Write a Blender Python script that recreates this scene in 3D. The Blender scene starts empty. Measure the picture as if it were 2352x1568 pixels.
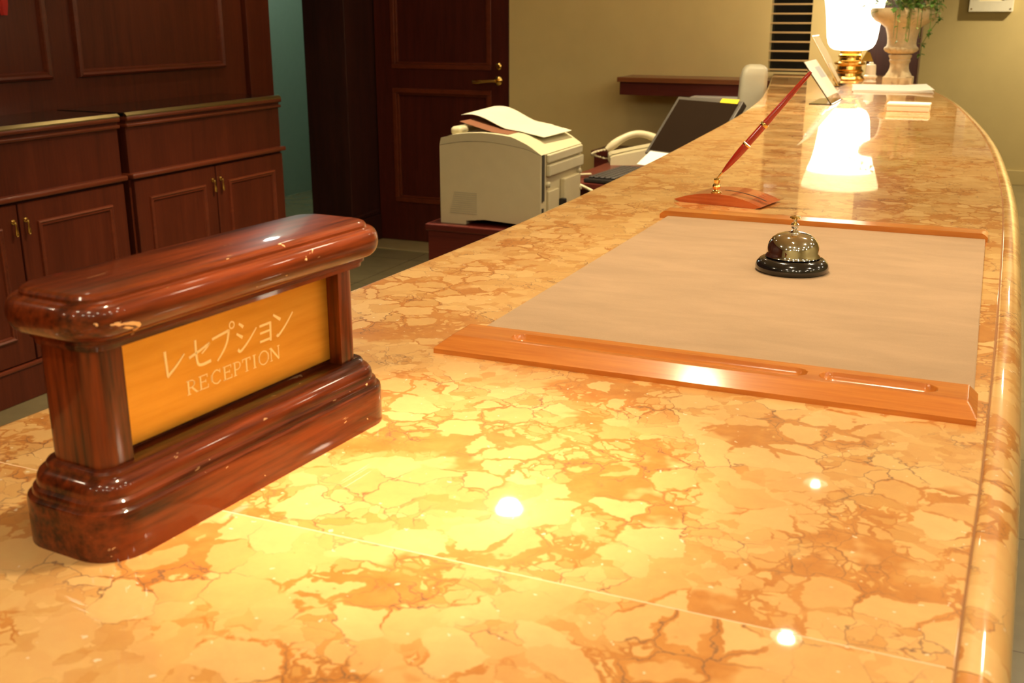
import bpy, bmesh, math, random
from mathutils import Vector, Matrix
random.seed(7)
scn = bpy.context.scene
COL = scn.collection
PI = math.pi
TOP = 1.08          # counter top height

# ------------------------------------------------------------------ materials
def nodes_of(name):
    m = bpy.data.materials.new(name); m.use_nodes = True
    nt = m.node_tree
    b = nt.nodes['Principled BSDF']
    return m, nt, b

def L(nt, a, b): nt.links.new(a, b)

def node(nt, kind, **kw):
    n = nt.nodes.new(kind)
    for k, v in kw.items():
        setattr(n, k, v)
    return n

def ramp(nt, fac, stops):
    r = node(nt, 'ShaderNodeValToRGB')
    els = r.color_ramp.elements
    els[0].position, els[0].color = stops[0][0], (*stops[0][1], 1)
    els[1].position, els[1].color = stops[-1][0], (*stops[-1][1], 1)
    for p, c in stops[1:-1]:
        e = els.new(p); e.color = (*c, 1)
    L(nt, fac, r.inputs['Fac'])
    return r.outputs['Color']

def mixc(nt, fac, a, b, mode='MIX'):
    n = node(nt, 'ShaderNodeMix', data_type='RGBA', blend_type=mode)
    for s, v in ((n.inputs[0], fac), (n.inputs[6], a), (n.inputs[7], b)):
        if hasattr(v, 'is_output'): L(nt, v, s)
        elif isinstance(v, (int, float)): s.default_value = v
        else: s.default_value = (*v, 1)
    return n.outputs[2]

def math_n(nt, op, a, b=None, clamp=False):
    n = node(nt, 'ShaderNodeMath', operation=op, use_clamp=clamp)
    for i, v in enumerate((a, b)):
        if v is None: continue
        if hasattr(v, 'is_output'): L(nt, v, n.inputs[i])
        else: n.inputs[i].default_value = v
    return n.outputs[0]

def coords(nt, scale=(1, 1, 1), rot=(0, 0, 0)):
    t = node(nt, 'ShaderNodeTexCoord'); mp = node(nt, 'ShaderNodeMapping')
    mp.inputs['Scale'].default_value = scale; mp.inputs['Rotation'].default_value = rot
    L(nt, t.outputs['Object'], mp.inputs['Vector'])
    return mp.outputs['Vector']

def noise(nt, vec, scale, detail=4, rough=.55, dist=0):
    n = node(nt, 'ShaderNodeTexNoise')
    n.inputs['Scale'].default_value = scale; n.inputs['Detail'].default_value = detail
    n.inputs['Roughness'].default_value = rough; n.inputs['Distortion'].default_value = dist
    L(nt, vec, n.inputs['Vector'])
    return n

def bump(nt, b, h, strength=.1, dist=.001):
    n = node(nt, 'ShaderNodeBump')
    n.inputs['Strength'].default_value = strength; n.inputs['Distance'].default_value = dist
    L(nt, h, n.inputs['Height']); L(nt, n.outputs[0], b.inputs['Normal'])

def simple(name, col, rough=.5, metal=0., coat=0., spec=.5, var=0., vscale=20):
    m, nt, b = nodes_of(name)
    b.inputs['Roughness'].default_value = rough
    b.inputs['Metallic'].default_value = metal
    b.inputs['Coat Weight'].default_value = coat
    b.inputs['Coat Roughness'].default_value = .05
    b.inputs['Specular IOR Level'].default_value = spec
    n = noise(nt, coords(nt), vscale, 3)
    v = max(var, .03)
    c = ramp(nt, n.outputs['Fac'], [(.25, tuple(x * (1 - v) for x in col)), (.75, tuple(min(1, x * (1 + v)) for x in col))])
    L(nt, c, b.inputs['Base Color'])
    return m

def wood(name, dark, light, axis='z', scale=1., rough=.35, coat=.3, wear=0., spec=.5, crough=.08, lo=.36, hi=.64):
    m, nt, b = nodes_of(name)
    st = {'x': (.06, 1, 1), 'y': (1, .06, 1), 'z': (1, 1, .06)}[axis]
    v = coords(nt, tuple(s * scale for s in st))
    n1 = noise(nt, v, 28, 5, .6, .6)
    n2 = noise(nt, v, 180, 3, .6)
    f = math_n(nt, 'ADD', math_n(nt, 'MULTIPLY', n1.outputs['Fac'], .6), math_n(nt, 'MULTIPLY', n2.outputs['Fac'], .4))
    c = ramp(nt, f, [(lo, dark), (.5, tuple((a + d) / 2 for a, d in zip(dark, light))), (hi, light)])
    b.inputs['Roughness'].default_value = rough
    b.inputs['Coat Weight'].default_value = coat; b.inputs['Coat Roughness'].default_value = crough
    b.inputs['Specular IOR Level'].default_value = spec
    if wear:
        # pale chips and scuffs where the varnish has been knocked off
        vv = coords(nt, (1, .55, 1))
        w1 = noise(nt, vv, 85, 4, .6, .8); w2 = noise(nt, vv, 16, 2)
        chip = math_n(nt, 'MULTIPLY', math_n(nt, 'GREATER_THAN', w1.outputs['Fac'], .67), math_n(nt, 'GREATER_THAN', w2.outputs['Fac'], .54))
        geo = node(nt, 'ShaderNodeNewGeometry')
        edge = math_n(nt, 'GREATER_THAN', geo.outputs['Pointiness'], .515)
        chip = math_n(nt, 'MULTIPLY', chip, edge)
        w3 = noise(nt, coords(nt, (1, .25, 1)), 130, 3, .7, .5)
        scr = math_n(nt, 'MULTIPLY', math_n(nt, 'GREATER_THAN', w3.outputs['Fac'], .715), .35)
        c = mixc(nt, math_n(nt, 'MAXIMUM', chip, scr), c, (.85, .55, .28))
        nb = noise(nt, coords(nt), 60, 3)
        bump(nt, b, nb.outputs['Fac'], .12, .001)
    L(nt, c, b.inputs['Base Color'])
    return m

def marble():
    m, nt, b = nodes_of('breccia_marble')
    v0 = coords(nt, (1, 1, 1))
    warp = noise(nt, v0, 16, 4, .6)
    wv = node(nt, 'ShaderNodeVectorMath', operation='SCALE'); wv.inputs['Scale'].default_value = .045
    sub = node(nt, 'ShaderNodeVectorMath', operation='SUBTRACT'); sub.inputs[1].default_value = (.5, .5, .5)
    L(nt, warp.outputs['Color'], sub.inputs[0]); L(nt, sub.outputs[0], wv.inputs[0])
    add = node(nt, 'ShaderNodeVectorMath', operation='ADD')
    L(nt, v0, add.inputs[0]); L(nt, wv.outputs[0], add.inputs[1])
    warp2 = noise(nt, v0, 90, 3, .6)
    wv2 = node(nt, 'ShaderNodeVectorMath', operation='SCALE'); wv2.inputs['Scale'].default_value = .008
    sub2 = node(nt, 'ShaderNodeVectorMath', operation='SUBTRACT'); sub2.inputs[1].default_value = (.5, .5, .5)
    L(nt, warp2.outputs['Color'], sub2.inputs[0]); L(nt, sub2.outputs[0], wv2.inputs[0])
    add2 = node(nt, 'ShaderNodeVectorMath', operation='ADD')
    L(nt, add.outputs[0], add2.inputs[0]); L(nt, wv2.outputs[0], add2.inputs[1])
    vec = add2.outputs[0]
    def vor(scale, feat):
        n = node(nt, 'ShaderNodeTexVoronoi', feature=feat, voronoi_dimensions='3D')
        n.inputs['Scale'].default_value = scale; n.inputs['Randomness'].default_value = 1
        L(nt, vec, n.inputs['Vector'])
        return n
    def rng(v, a, b, c=0., d=1.):
        r = node(nt, 'ShaderNodeMapRange')
        for k, q in zip((1, 2, 3, 4), (a, b, c, d)): r.inputs[k].default_value = q
        L(nt, v, r.inputs[0]); return r.outputs[0]
    big, bige = vor(33, 'F1'), vor(33, 'DISTANCE_TO_EDGE')
    sm, sme = vor(78, 'F1'), vor(78, 'DISTANCE_TO_EDGE')
    sep = node(nt, 'ShaderNodeSeparateColor'); L(nt, big.outputs['Color'], sep.inputs[0])
    sep2 = node(nt, 'ShaderNodeSeparateColor'); L(nt, sm.outputs['Color'], sep2.inputs[0])
    clast = ramp(nt, sep.outputs[0], [(0, (.70, .375, .12)), (.5, (.78, .45, .165)), (1, (.84, .515, .205))])
    csm = ramp(nt, sep2.outputs[0], [(0, (.64, .31, .085)), (1, (.81, .48, .18))])
    # some of the large cells are broken up into pebbles
    small = math_n(nt, 'GREATER_THAN', sep.outputs[1], .58)
    col = mixc(nt, small, clast, csm)
    # deep orange matrix: fills the gaps between rounded clasts, wide in some areas, absent in others
    region = rng(noise(nt, v0, 10.5, 4, .6).outputs['Fac'], .47, .74)
    deep = ramp(nt, noise(nt, vec, 45, 3).outputs['Fac'], [(.3, (.52, .185, .036)), (.7, (.65, .275, .065))])
    wide = math_n(nt, 'MULTIPLY', region, .24)
    widb = math_n(nt, 'SUBTRACT', wide, bige.outputs['Distance'])
    gapb = rng(widb, -.012, .018)
    wids = math_n(nt, 'SUBTRACT', math_n(nt, 'MULTIPLY', region, .26), sme.outputs['Distance'])
    gaps = math_n(nt, 'MULTIPLY', rng(wids, -.012, .02), small)
    whole = math_n(nt, 'MULTIPLY', math_n(nt, 'GREATER_THAN', sep.outputs[2], .86), rng(region, .1, .3))
    gap = math_n(nt, 'MAXIMUM', math_n(nt, 'MAXIMUM', gapb, gaps), whole)
    gap = math_n(nt, 'MULTIPLY', gap, rng(region, .02, .16))
    col = mixc(nt, math_n(nt, 'MULTIPLY', gap, .94), col, deep)
    # thin broken grey-brown veins along the clast edges
    brk = rng(noise(nt, v0, 13, 3).outputs['Fac'], .46, .58)
    def vein(e, w, k):
        return math_n(nt, 'MULTIPLY', math_n(nt, 'MULTIPLY', rng(e.outputs['Distance'], 0, w, 1, 0), brk), k)
    col = mixc(nt, vein(bige, .022, .95), col, (.22, .11, .06))
    col = mixc(nt, math_n(nt, 'MULTIPLY', vein(sme, .034, .7), small), col, (.36, .16, .06))
    # mottling and white pits
    mot = noise(nt, vec, 60, 5, .7)
    col = mixc(nt, .4, col, ramp(nt, mot.outputs['Fac'], [(.3, (.42, .42, .42)), (.7, (.60, .60, .60))]), 'OVERLAY')
    pit = noise(nt, v0, 150, 2)
    pg = math_n(nt, 'MULTIPLY', math_n(nt, 'GREATER_THAN', pit.outputs['Fac'], .715), .7)
    col = mixc(nt, pg, col, (.95, .85, .65))
    L(nt, col, b.inputs['Base Color'])
    b.inputs['Roughness'].default_value = .33
    b.inputs['Specular IOR Level'].default_value = .35
    b.inputs['Coat Weight'].default_value = 1; b.inputs['Coat Roughness'].default_value = .025
    b.inputs['Coat IOR'].default_value = 1.5
    return m

def glassy(name, col=(1, 1, 1), rough=0., ior=1.45):
    m, nt, b = nodes_of(name)
    b.inputs['Base Color'].default_value = (*col, 1)
    b.inputs['Transmission Weight'].default_value = 1
    b.inputs['Roughness'].default_value = rough; b.inputs['IOR'].default_value = ior
    return m

def glow(name, col, strength):
    m, nt, b = nodes_of(name)
    b.inputs['Base Color'].default_value = (*col, 1)
    b.inputs['Emission Color'].default_value = (*col, 1)
    b.inputs['Emission Strength'].default_value = strength
    return m

def felt_mat():
    m, nt, b = nodes_of('suede_brown')
    v = coords(nt, (1, 1, 1))
    n1 = noise(nt, coords(nt, (.35, 1, 1)), 22, 4, .6, .4); n2 = noise(nt, v, 900, 2)
    f = math_n(nt, 'ADD', math_n(nt, 'MULTIPLY', n1.outputs['Fac'], .75), math_n(nt, 'MULTIPLY', n2.outputs['Fac'], .25))
    L(nt, ramp(nt, f, [(.36, (.36, .222, .112)), (.64, (.44, .275, .145))]), b.inputs['Base Color'])
    b.inputs['Roughness'].default_value = .75
    b.inputs['Sheen Weight'].default_value = .15
    bump(nt, b, n2.outputs['Fac'], .2, .0004)
    return m

def floor_mat():
    m, nt, b = nodes_of('stone_tiles')
    v = coords(nt)
    br = node(nt, 'ShaderNodeTexBrick'); br.offset = 0
    br.inputs['Scale'].default_value = 1; br.inputs['Mortar Size'].default_value = .0025
    br.inputs['Brick Width'].default_value = .6; br.inputs['Row Height'].default_value = .6
    br.inputs['Color1'].default_value = (.20, .165, .085, 1); br.inputs['Color2'].default_value = (.22, .18, .095, 1)
    br.inputs['Mortar'].default_value = (.11, .085, .045, 1)
    L(nt, v, br.inputs['Vector'])
    n = noise(nt, v, 5, 5, .6)
    c = mixc(nt, .5, br.outputs['Color'], ramp(nt, n.outputs['Fac'], [(.3, (.38, .38, .38)), (.7, (.62, .62, .62))]), 'OVERLAY')
    L(nt, c, b.inputs['Base Color'])
    b.inputs['Roughness'].default_value = .25
    return m

def film(name, col, k):
    m, nt, b = nodes_of(name)
    b.inputs['Base Color'].default_value = (*col, 1); b.inputs['Roughness'].default_value = .35
    tr = node(nt, 'ShaderNodeBsdfTransparent'); mx = node(nt, 'ShaderNodeMixShader')
    mx.inputs[0].default_value = k
    L(nt, tr.outputs[0], mx.inputs[1]); L(nt, b.outputs[0], mx.inputs[2])
    L(nt, mx.outputs[0], nt.nodes['Material Output'].inputs['Surface'])
    return m

M = {}
M['film'] = film('clear_film', (.45, .38, .25), .06)
M['marble'] = marble()
M['grout'] = simple('pale_grout', (.86, .62, .40), .5)
M['groove'] = simple('brown_sealant', (.30, .13, .04), .6)
M['sign_wood'] = wood('varnished_mahogany', (.024, .0036, .001), (.185, .031, .006), 'y', 1.3, .34, .6, 1., .12, .05, .39, .61)
M['sign_post'] = wood('varnished_mahogany_upright', (.030, .005, .0015), (.20, .034, .006), 'z', 1.3, .34, .5, 0, .15, .08, .40, .60)
M['strip_wood'] = wood('cherry_strip', (.45, .125, .016), (.64, .235, .040), 'x', 1.2, .36, .6, 0, .2, .13)
M['panel_wood'] = wood('dark_mahogany', (.074, .0135, .005), (.118, .022, .008), 'z', .6, .45, .12, 0, .25, .15)
M['panel_wood_h'] = wood('dark_mahogany_rail', (.11, .020, .007), (.18, .034, .011), 'y', .6, .38, .35, 0, .4, .12)
M['door_wood'] = wood('door_mahogany', (.060, .010, .006), (.095, .016, .009), 'z', .6, .45, .1, 0, .25, .15)
M['pier_wood'] = wood('pier_mahogany', (.030, .009, .007), (.055, .015, .010), 'z', .6, .5, .05, 0, .3, .2)
M['desk_wood'] = wood('desk_mahogany', (.085, .012, .009), (.14, .022, .013), 'x', .6, .42, .2, 0, .3, .12)
M['shelf_wood'] = wood('shelf_mahogany', (.16, .045, .012), (.30, .09, .024), 'x', .6, .35, .3, 0, .5, .12)
M['black_gloss'] = simple('black_granite', (.010, .009, .008), .12, 0, .6, .5, .3, 90)
M['brass'] = simple('polished_brass', (.83, .56, .16), .16, 1)
M['gold'] = simple('bright_gold', (.95, .66, .22), .10, 1)
M['plate'] = None
M['letter'] = simple('pale_gold_letters', (.95, .78, .40), .45, .0, 0, .4)
M['chrome'] = simple('chrome', (.86, .84, .80), .045, 1)
M['black_enamel'] = simple('black_enamel', (.008, .007, .007), .13, 0, .8)
M['felt'] = felt_mat()
M['edge_sheen'] = simple('painted_edge_sheen', (.42, .33, .15), .32, 1)  # olive tone stands in for light reflected by the worktop bevel
M['pen_red'] = simple('red_lacquer', (.38, .022, .008), .18, 0, 1.)
M['pen_base'] = wood('rosewood_base', (.42, .075, .020), (.60, .15, .04), 'x', 1.5, .25, .8, 0, .5, .06)
M['beige'] = simple('beige_plastic', (.66, .58, .36), .45)
M['beige_light'] = simple('light_beige_plastic', (.62, .56, .36), .4)
M['printer_paper'] = simple('warm_white_paper', (.62, .58, .44), .7)
M['beige_grey'] = simple('greyish_plastic', (.44, .41, .30), .45)
M['slot'] = simple('dark_slot', (.06, .055, .04), .6)
M['paper'] = simple('white_paper', (.87, .85, .77), .7)
M['paper_back'] = simple('blue_grey_print', (.52, .56, .60), .7)
M['brown_sheet'] = simple('brown_sheet', (.22, .085, .04), .5)
M['black_plastic'] = simple('black_plastic', (.014, .012, .011), .4)
M['grey_bezel'] = simple('grey_bezel', (.085, .075, .06), .42)
M['screen'] = simple('dark_screen', (.020, .012, .007), .6, 0, 0, .02)
M['key'] = simple('black_keys', (.030, .025, .022), .35)
M['yellow'] = simple('yellow_note', (.90, .66, .01), .6)
M['acrylic'] = glassy('clear_acrylic', (.98, .97, .93), .0, 1.45)
M['amber_acrylic'] = simple('amber_edge', (.80, .58, .24), .25, 0, .5)
M['urn'] = simple('peach_terracotta', (.73, .59, .36), .65, 0, 0, .3, .12, 60)
M['white_glaze'] = simple('white_glaze', (.88, .82, .68), .25, 0, .6)
M['leaf'] = simple('ivy_green', (.10, .22, .03), .45, 0, 0, .4, .5, 35)
M['leaf_pale'] = simple('ivy_pale', (.42, .48, .17), .45, 0, 0, .4, .3, 35)
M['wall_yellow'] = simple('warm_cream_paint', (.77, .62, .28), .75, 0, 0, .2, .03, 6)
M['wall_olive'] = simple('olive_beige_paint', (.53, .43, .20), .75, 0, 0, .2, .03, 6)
M['ceiling'] = simple('ceiling_paint', (.82, .76, .60), .8)
M['teal'] = simple('teal_paint', (.34, .42, .34), .8)
M['floor'] = floor_mat()
M['floor_strip'] = simple('polished_stone_border', (.42, .34, .17), .25, 0, .3, .5, .08, 8)
M['window_dark'] = simple('night_glass', (.006, .006, .008), .08)
M['slat'] = simple('gold_tinted_slat', (.62, .43, .19), .40)
M['white_frame'] = simple('white_frame', (.80, .77, .62), .5)
M['cream_mat'] = simple('cream_print', (.74, .66, .40), .7)
M['red_cloth'] = simple('red_cloth', (.55, .025, .015), .7)
M['bulb'] = glow('lit_bulb', (1, .88, .66), 45)
M['shade'] = glow('lit_opal_glass', (1, .93, .72), 4.5)
M['shade_rim'] = glow('lit_opal_rim', (1, .84, .46), 1.1)

def plate_mat():
    m, nt, b = nodes_of('brushed_brass_plate')
    v = coords(nt, (1, .08, 1))
    n = noise(nt, v, 160, 3, .6)
    L(nt, ramp(nt, n.outputs['Fac'], [(.3, (.62, .33, .04)), (.7, (.71, .40, .06))]), b.inputs['Base Color'])
    b.inputs['Metallic'].default_value = .75; b.inputs['Roughness'].default_value = .42
    return m
M['plate'] = plate_mat()

# ------------------------------------------------------------------ object helpers
def props(o, label=None, cat=None, group=None, kind=None):
    for k, v in (('label', label), ('category', cat), ('group', group), ('kind', kind)):
        if v: o[k] = v
    return o

def empty(name, loc, rz, label, cat, group=None):
    o = bpy.data.objects.new(name, None); COL.objects.link(o)
    o.location = loc; o.rotation_euler = (0, 0, rz); o.empty_display_size = .05
    return props(o, label, cat, group)

class MB:
    """collects shapes and links them as one mesh object"""
    def __init__(s): s.bm = bmesh.new()
    def _tf(s, geom, mat):
        bmesh.ops.transform(s.bm, matrix=mat, verts=[g for g in geom if isinstance(g, bmesh.types.BMVert)])
    def box(s, lo, hi, bev=0., seg=2, rot=None, piv=None):
        r = bmesh.ops.create_cube(s.bm, size=1)
        vs = r['verts']
        c = [(a + b) / 2 for a, b in zip(lo, hi)]; d = [max(1e-5, b - a) for a, b in zip(lo, hi)]
        bmesh.ops.transform(s.bm, matrix=Matrix.Translation(c) @ Matrix.Diagonal((*d, 1)), verts=vs)
        if bev:
            es = list({e for v in vs for e in v.link_edges})
            r2 = bmesh.ops.bevel(s.bm, geom=es, offset=min(bev, min(d) * .49), segments=seg, affect='EDGES', profile=.5)
            vs = list({v for f in r2['faces'] for v in f.verts} | {v for v in vs if v.is_valid})
        if rot is not None:
            p = Vector(piv if piv else c)
            bmesh.ops.transform(s.bm, matrix=Matrix.Translation(p) @ rot.to_4x4() @ Matrix.Translation(-p), verts=vs)
        return s
    def loft(s, rings, closed=True, cap0=True, cap1=True):
        bv = [[s.bm.verts.new(p) for p in r] for r in rings]
        n = len(rings[0])
        for a, b in zip(bv, bv[1:]):
            for i in range(n if closed else n - 1):
                j = (i + 1) % n
                s.bm.faces.new((a[i], a[j], b[j], b[i]))
        if closed and cap0: s.bm.faces.new(bv[0][::-1])
        if closed and cap1: s.bm.faces.new(bv[-1])
        return s
    def lathe(s, prof, c=(0, 0, 0), seg=40, cap0=True, cap1=True, wob=None, mat=None):
        rings = []
        for r, z in prof:
            ring = []
            for k in range(seg):
                a = 2 * PI * k / seg
                rr_ = r * (wob(a, z) if wob else 1)
                p = Vector((rr_ * math.cos(a), rr_ * math.sin(a), z))
                if mat is not None: p = mat @ p
                ring.append(Vector(c) + p)
            rings.append(ring)
        return s.loft(rings, True, cap0, cap1)
    def tube(s, pts, r, seg=10, caps=True):
        pts = [Vector(p) for p in pts]
        rs = r if isinstance(r, (list, tuple)) else [r] * len(pts)
        rings = []; up = Vector((0, 0, 1))
        prev = None
        for i, p in enumerate(pts):
            t = (pts[min(i + 1, len(pts) - 1)] - pts[max(i - 1, 0)]).normalized()
            if prev is None:
                a = up if abs(t.dot(up)) < .95 else Vector((1, 0, 0))
                x = t.cross(a).normalized()
            else:
                x = (prev - t * prev.dot(t)).normalized()
            prev = x
            y = t.cross(x)
            rings.append([p + (x * math.cos(2 * PI * k / seg) + y * math.sin(2 * PI * k / seg)) * rs[i] for k in range(seg)])
        return s.loft(rings, True, caps, caps)
    def face(s, pts):
        s.bm.faces.new([s.bm.verts.new(p) for p in pts]); return s
    def prism(s, poly, a, b, axis='z'):
        def P(p, h):
            return {'z': (p[0], p[1], h), 'y': (p[0], h, p[1]), 'x': (h, p[0], p[1])}[axis]
        return s.loft([[P(p, a) for p in poly], [P(p, b) for p in poly]])
    def build(s, name, mat, parent=None, smooth=True, loc=None, ang=35):
        bmesh.ops.recalc_face_normals(s.bm, faces=s.bm.faces[:])
        me = bpy.data.meshes.new(name); s.bm.to_mesh(me); s.bm.free()
        me.materials.append(M[mat] if isinstance(mat, str) else mat)
        o = bpy.data.objects.new(name, me); COL.objects.link(o)
        if parent is not None: o.parent = parent
        if loc: o.location = loc
        if smooth:
            for p in me.polygons: p.use_smooth = True
            me.set_sharp_from_angle(angle=math.radians(ang))
        return o

def rrect(Lx, Ly, R, n=8):
    R = max(R, .0005); pts = []
    for sx, sy, a0 in ((1, 1, 0), (-1, 1, 90), (-1, -1, 180), (1, -1, 270)):
        for k in range(n + 1):
            a = math.radians(a0 + 90 * k / n)
            pts.append((sx * (Lx / 2 - R) + R * math.cos(a), sy * (Ly / 2 - R) + R * math.sin(a)))
    return pts

def ring_sweep(mb, Lx, Ly, R, prof, c=(0, 0), n=8):
    mb.loft([[(x + c[0], y + c[1], z) for x, y in rrect(Lx - 2 * o, Ly - 2 * o, R - o, n)] for o, z in prof])
    return mb

def arc(cx, cz, r, a0, a1, n):
    return [(cx + r * math.cos(math.radians(a0 + (a1 - a0) * k / n)), cz + r * math.sin(math.radians(a0 + (a1 - a0) * k / n))) for k in range(n + 1)]

def interp(tab, y):
    """smooth (Catmull-Rom) x at y from a table of (y, x)"""
    if y <= tab[0][0]: return tab[0][1]
    if y >= tab[-1][0]: return tab[-1][1]
    for i in range(len(tab) - 1):
        if tab[i][0] <= y <= tab[i + 1][0]:
            y0, x0 = tab[i]; y1, x1 = tab[i + 1]
            h = y1 - y0; t = (y - y0) / h
            m0 = (x1 - tab[max(i - 1, 0)][1]) / (y1 - tab[max(i - 1, 0)][0]) if i else (x1 - x0) / h
            j = min(i + 2, len(tab) - 1)
            m1 = (tab[j][1] - x0) / (tab[j][0] - y0)
            return (2 * t**3 - 3 * t**2 + 1) * x0 + (t**3 - 2 * t**2 + t) * h * m0 + (-2 * t**3 + 3 * t**2) * x1 + (t**3 - t**2) * h * m1

def struct(name, mb, mat, parent=None, smooth=False):
    o = mb.build(name, mat, parent, smooth)
    if parent is None: o['kind'] = 'structure'
    return o

# ------------------------------------------------------------------ room shell
CEIL = 2.70
struct('floor', MB().box((-5.2, -3.2, -.1), (4.2, 10.2, 0)), 'floor')
struct('ceiling', MB().box((-5.2, -3.2, CEIL), (4.2, 10.2, CEIL + .1)), 'ceiling')
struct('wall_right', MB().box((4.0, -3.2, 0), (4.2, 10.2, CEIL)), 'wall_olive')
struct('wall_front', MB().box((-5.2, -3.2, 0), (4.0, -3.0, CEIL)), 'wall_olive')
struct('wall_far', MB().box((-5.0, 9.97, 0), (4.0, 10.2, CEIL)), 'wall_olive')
BY = 5.87          # back wall plane behind the staff side
# back wall with the opening of the slatted window, door opening at its left
wb = MB()
wb.box((-2.575, BY, 0), (-1.10, BY + .12, CEIL))
wb.box((-1.10, BY, 0), (-.88, BY + .12, 1.085)); wb.box((-1.10, BY, 2.2), (-.88, BY + .12, CEIL))
wb.box((-.88, BY, 0), (-.60, BY + .12, CEIL))
wb.box((-3.47, BY, 2.12), (-2.575, BY + .12, CEIL))
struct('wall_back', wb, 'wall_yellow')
struct('trim_1', MB().box((-.595, BY - .012, 0), (-.352, BY + .13, CEIL), .004), 'pier_wood')
# slatted dark window
wn = bpy.data.objects.new('window_1', None); COL.objects.link(wn); wn.location = (-.99, BY, 1.085)
props(wn, 'narrow black window with pale gold horizontal slats at the counter end', 'window', None, 'structure')
MB().box((-.11, .06, 0), (.11, .07, 1.115)).build('glass', 'window_dark', wn, False)
sl = MB()
z = .012
while z < 1.1:
    sl.box((-.109, .002, z - .0045), (.109, .022, z + .0045), .0015, 1); z += .0467
sl.build('slats', 'slat', wn, False)
MB().box((-.11, .0, 0), (-.104, .06, 1.115)).box((.104, 0, 0), (.11, .06, 1.115)).build('frame', 'wall_yellow', wn, False)

# panelled wall on the left, with a doorless passage behind it
WX = -3.53
wl = MB()
wl.box((WX - .14, -3.0, 0), (WX, 4.67, CEIL))
wl.box((WX - .14, 4.685, 0), (WX + .02, 4.88, CEIL), .003)
wl.box((WX - .14, 4.67, 0), (WX - .02, 4.685, CEIL))
wl.box((WX - .14, 4.88, 2.25), (WX, 5.55, CEIL))
wallL = struct('wall_left', wl, 'panel_wood')
def frame_yz(mb, x, y0, y1, z0, z1, w=.03, h=.016):
    """raised picture-frame moulding on a plane x = const, facing +x"""
    prof = [(0, 0), (h * .7, .1 * w), (h, .35 * w), (h * .55, .6 * w), (h * .6, .85 * w), (0, w)]
    rings = []
    for hh, off in prof:
        rings.append([(x + hh, y0 + off, z0 + off), (x + hh, y1 - off, z0 + off), (x + hh, y1 - off, z1 - off), (x + hh, y0 + off, z1 - off)])
    for a, b in zip(rings, rings[1:]):
        va = [mb.bm.verts.new(p) for p in a]; vb = [mb.bm.verts.new(p) for p in b]
        for i in range(4):
            j = (i + 1) % 4
            mb.bm.faces.new((va[i], va[j], vb[j], vb[i]))
    return mb
for y0, y1 in ((3.53, 4.50), (2.40, 3.39), (1.27, 2.26)):
    mb = frame_yz(MB(), WX, y0, y1, 1.12, 2.45, .034, .024)
    mb.build('panel_moulding', 'panel_wood_h', wallL, True)
# pier between passage and door
pr = MB().box((-3.76, 5.55, 0), (-3.475, BY + .12, CEIL), .004)
pier = struct('wall_pier', pr, 'pier_wood')
MB().box((-3.765, 5.532, 0), (-3.455, BY - .01, .165), .003).box((-3.762, 5.538, .165), (-3.462, BY - .01, .195), .008).build('base_moulding', 'pier_wood', pier, False)
struct('wall_passage', MB().box((-5.2, -3.0, 0), (-5.0, 10.0, CEIL)).box((-3.62, BY + .13, 0), (-3.50, 9.97, CEIL)), 'teal')

# door
dr = bpy.data.objects.new('door_1', None); COL.objects.link(dr); dr.location = (-3.022, BY, 0)
props(dr, 'dark mahogany panelled door with brass lever handle', 'door', None, 'structure')
D0, D1 = -.443, .443
db = MB()
db.box((D0, .0, .008), (-.33, .04, 2.10)); db.box((.335, 0, .008), (D1, .04, 2.10))
db.box((-.33, 0, .008), (.335, .04, .25)); db.box((-.33, 0, .945), (.335, .04, 1.06)); db.box((-.33, 0, 1.98), (.335, .04, 2.10))
db.build('leaf', 'door_wood', dr, False)
for z0, z1 in ((.25, .945), (1.06, 1.98)):
    p = MB().box((-.33, .018, z0), (.335, .03, z1)).build('panel', 'door_wood', dr, False)
    mb = MB()
    for off, w, h in ((0, .028, -.008), (.028, .012, .004)):
        a0, a1, b0, b1 = -.33 + off, .335 - off, z0 + off, z1 - off
        mb.box((a0, h, b0), (a1, .03, b0 + w), .003); mb.box((a0, h, b1 - w), (a1, .03, b1), .003)
        mb.box((a0, h, b0 + w), (a0 + w, .03, b1 - w), .003); mb.box((a1 - w, h, b0 + w), (a1, .03, b1 - w), .003)
    mb.build('moulding', 'panel_wood_h', p, False)
rx = Matrix.Rotation(PI / 2, 3, 'X')
h = MB().lathe([(.026, 0), (.026, .006), (.02, .010), (.011, .014), (.010, .045)], (.379, 0, 1.003), 20, mat=rx)
h.tube([(.379, -.045, 1.003), (.35, -.050, 1.003), (.30, -.052, .999), (.27, -.052, .997), (.238, -.050, .996)], [.010, .009, .010, .014, .012], 12)
h.build('lever_handle', 'brass', dr)
MB().lathe([(.020, 0), (.020, .008), (.012, .012), (.010, .020)], (.382, 0, 1.083), 20, mat=rx).build('lock', 'brass', dr)
struct('trim_2', MB().box((-3.475, BY - .02, 2.10), (-2.57, BY + .1, 2.17), .004), 'door_wood')
struct('threshold_floor', MB().box((-3.46, 5.62, .0), (-2.0, BY - .005, .006)), 'floor_strip')
struct('baseboard_back', MB().box((-2.57, BY - .015, 0), (-.60, BY - .001, .12), .003), 'door_wood')
struct('baseboard_far', MB().box((-3.5, 9.955, 0), (4.0, 9.969, .12), .003), 'wall_olive')

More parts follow.
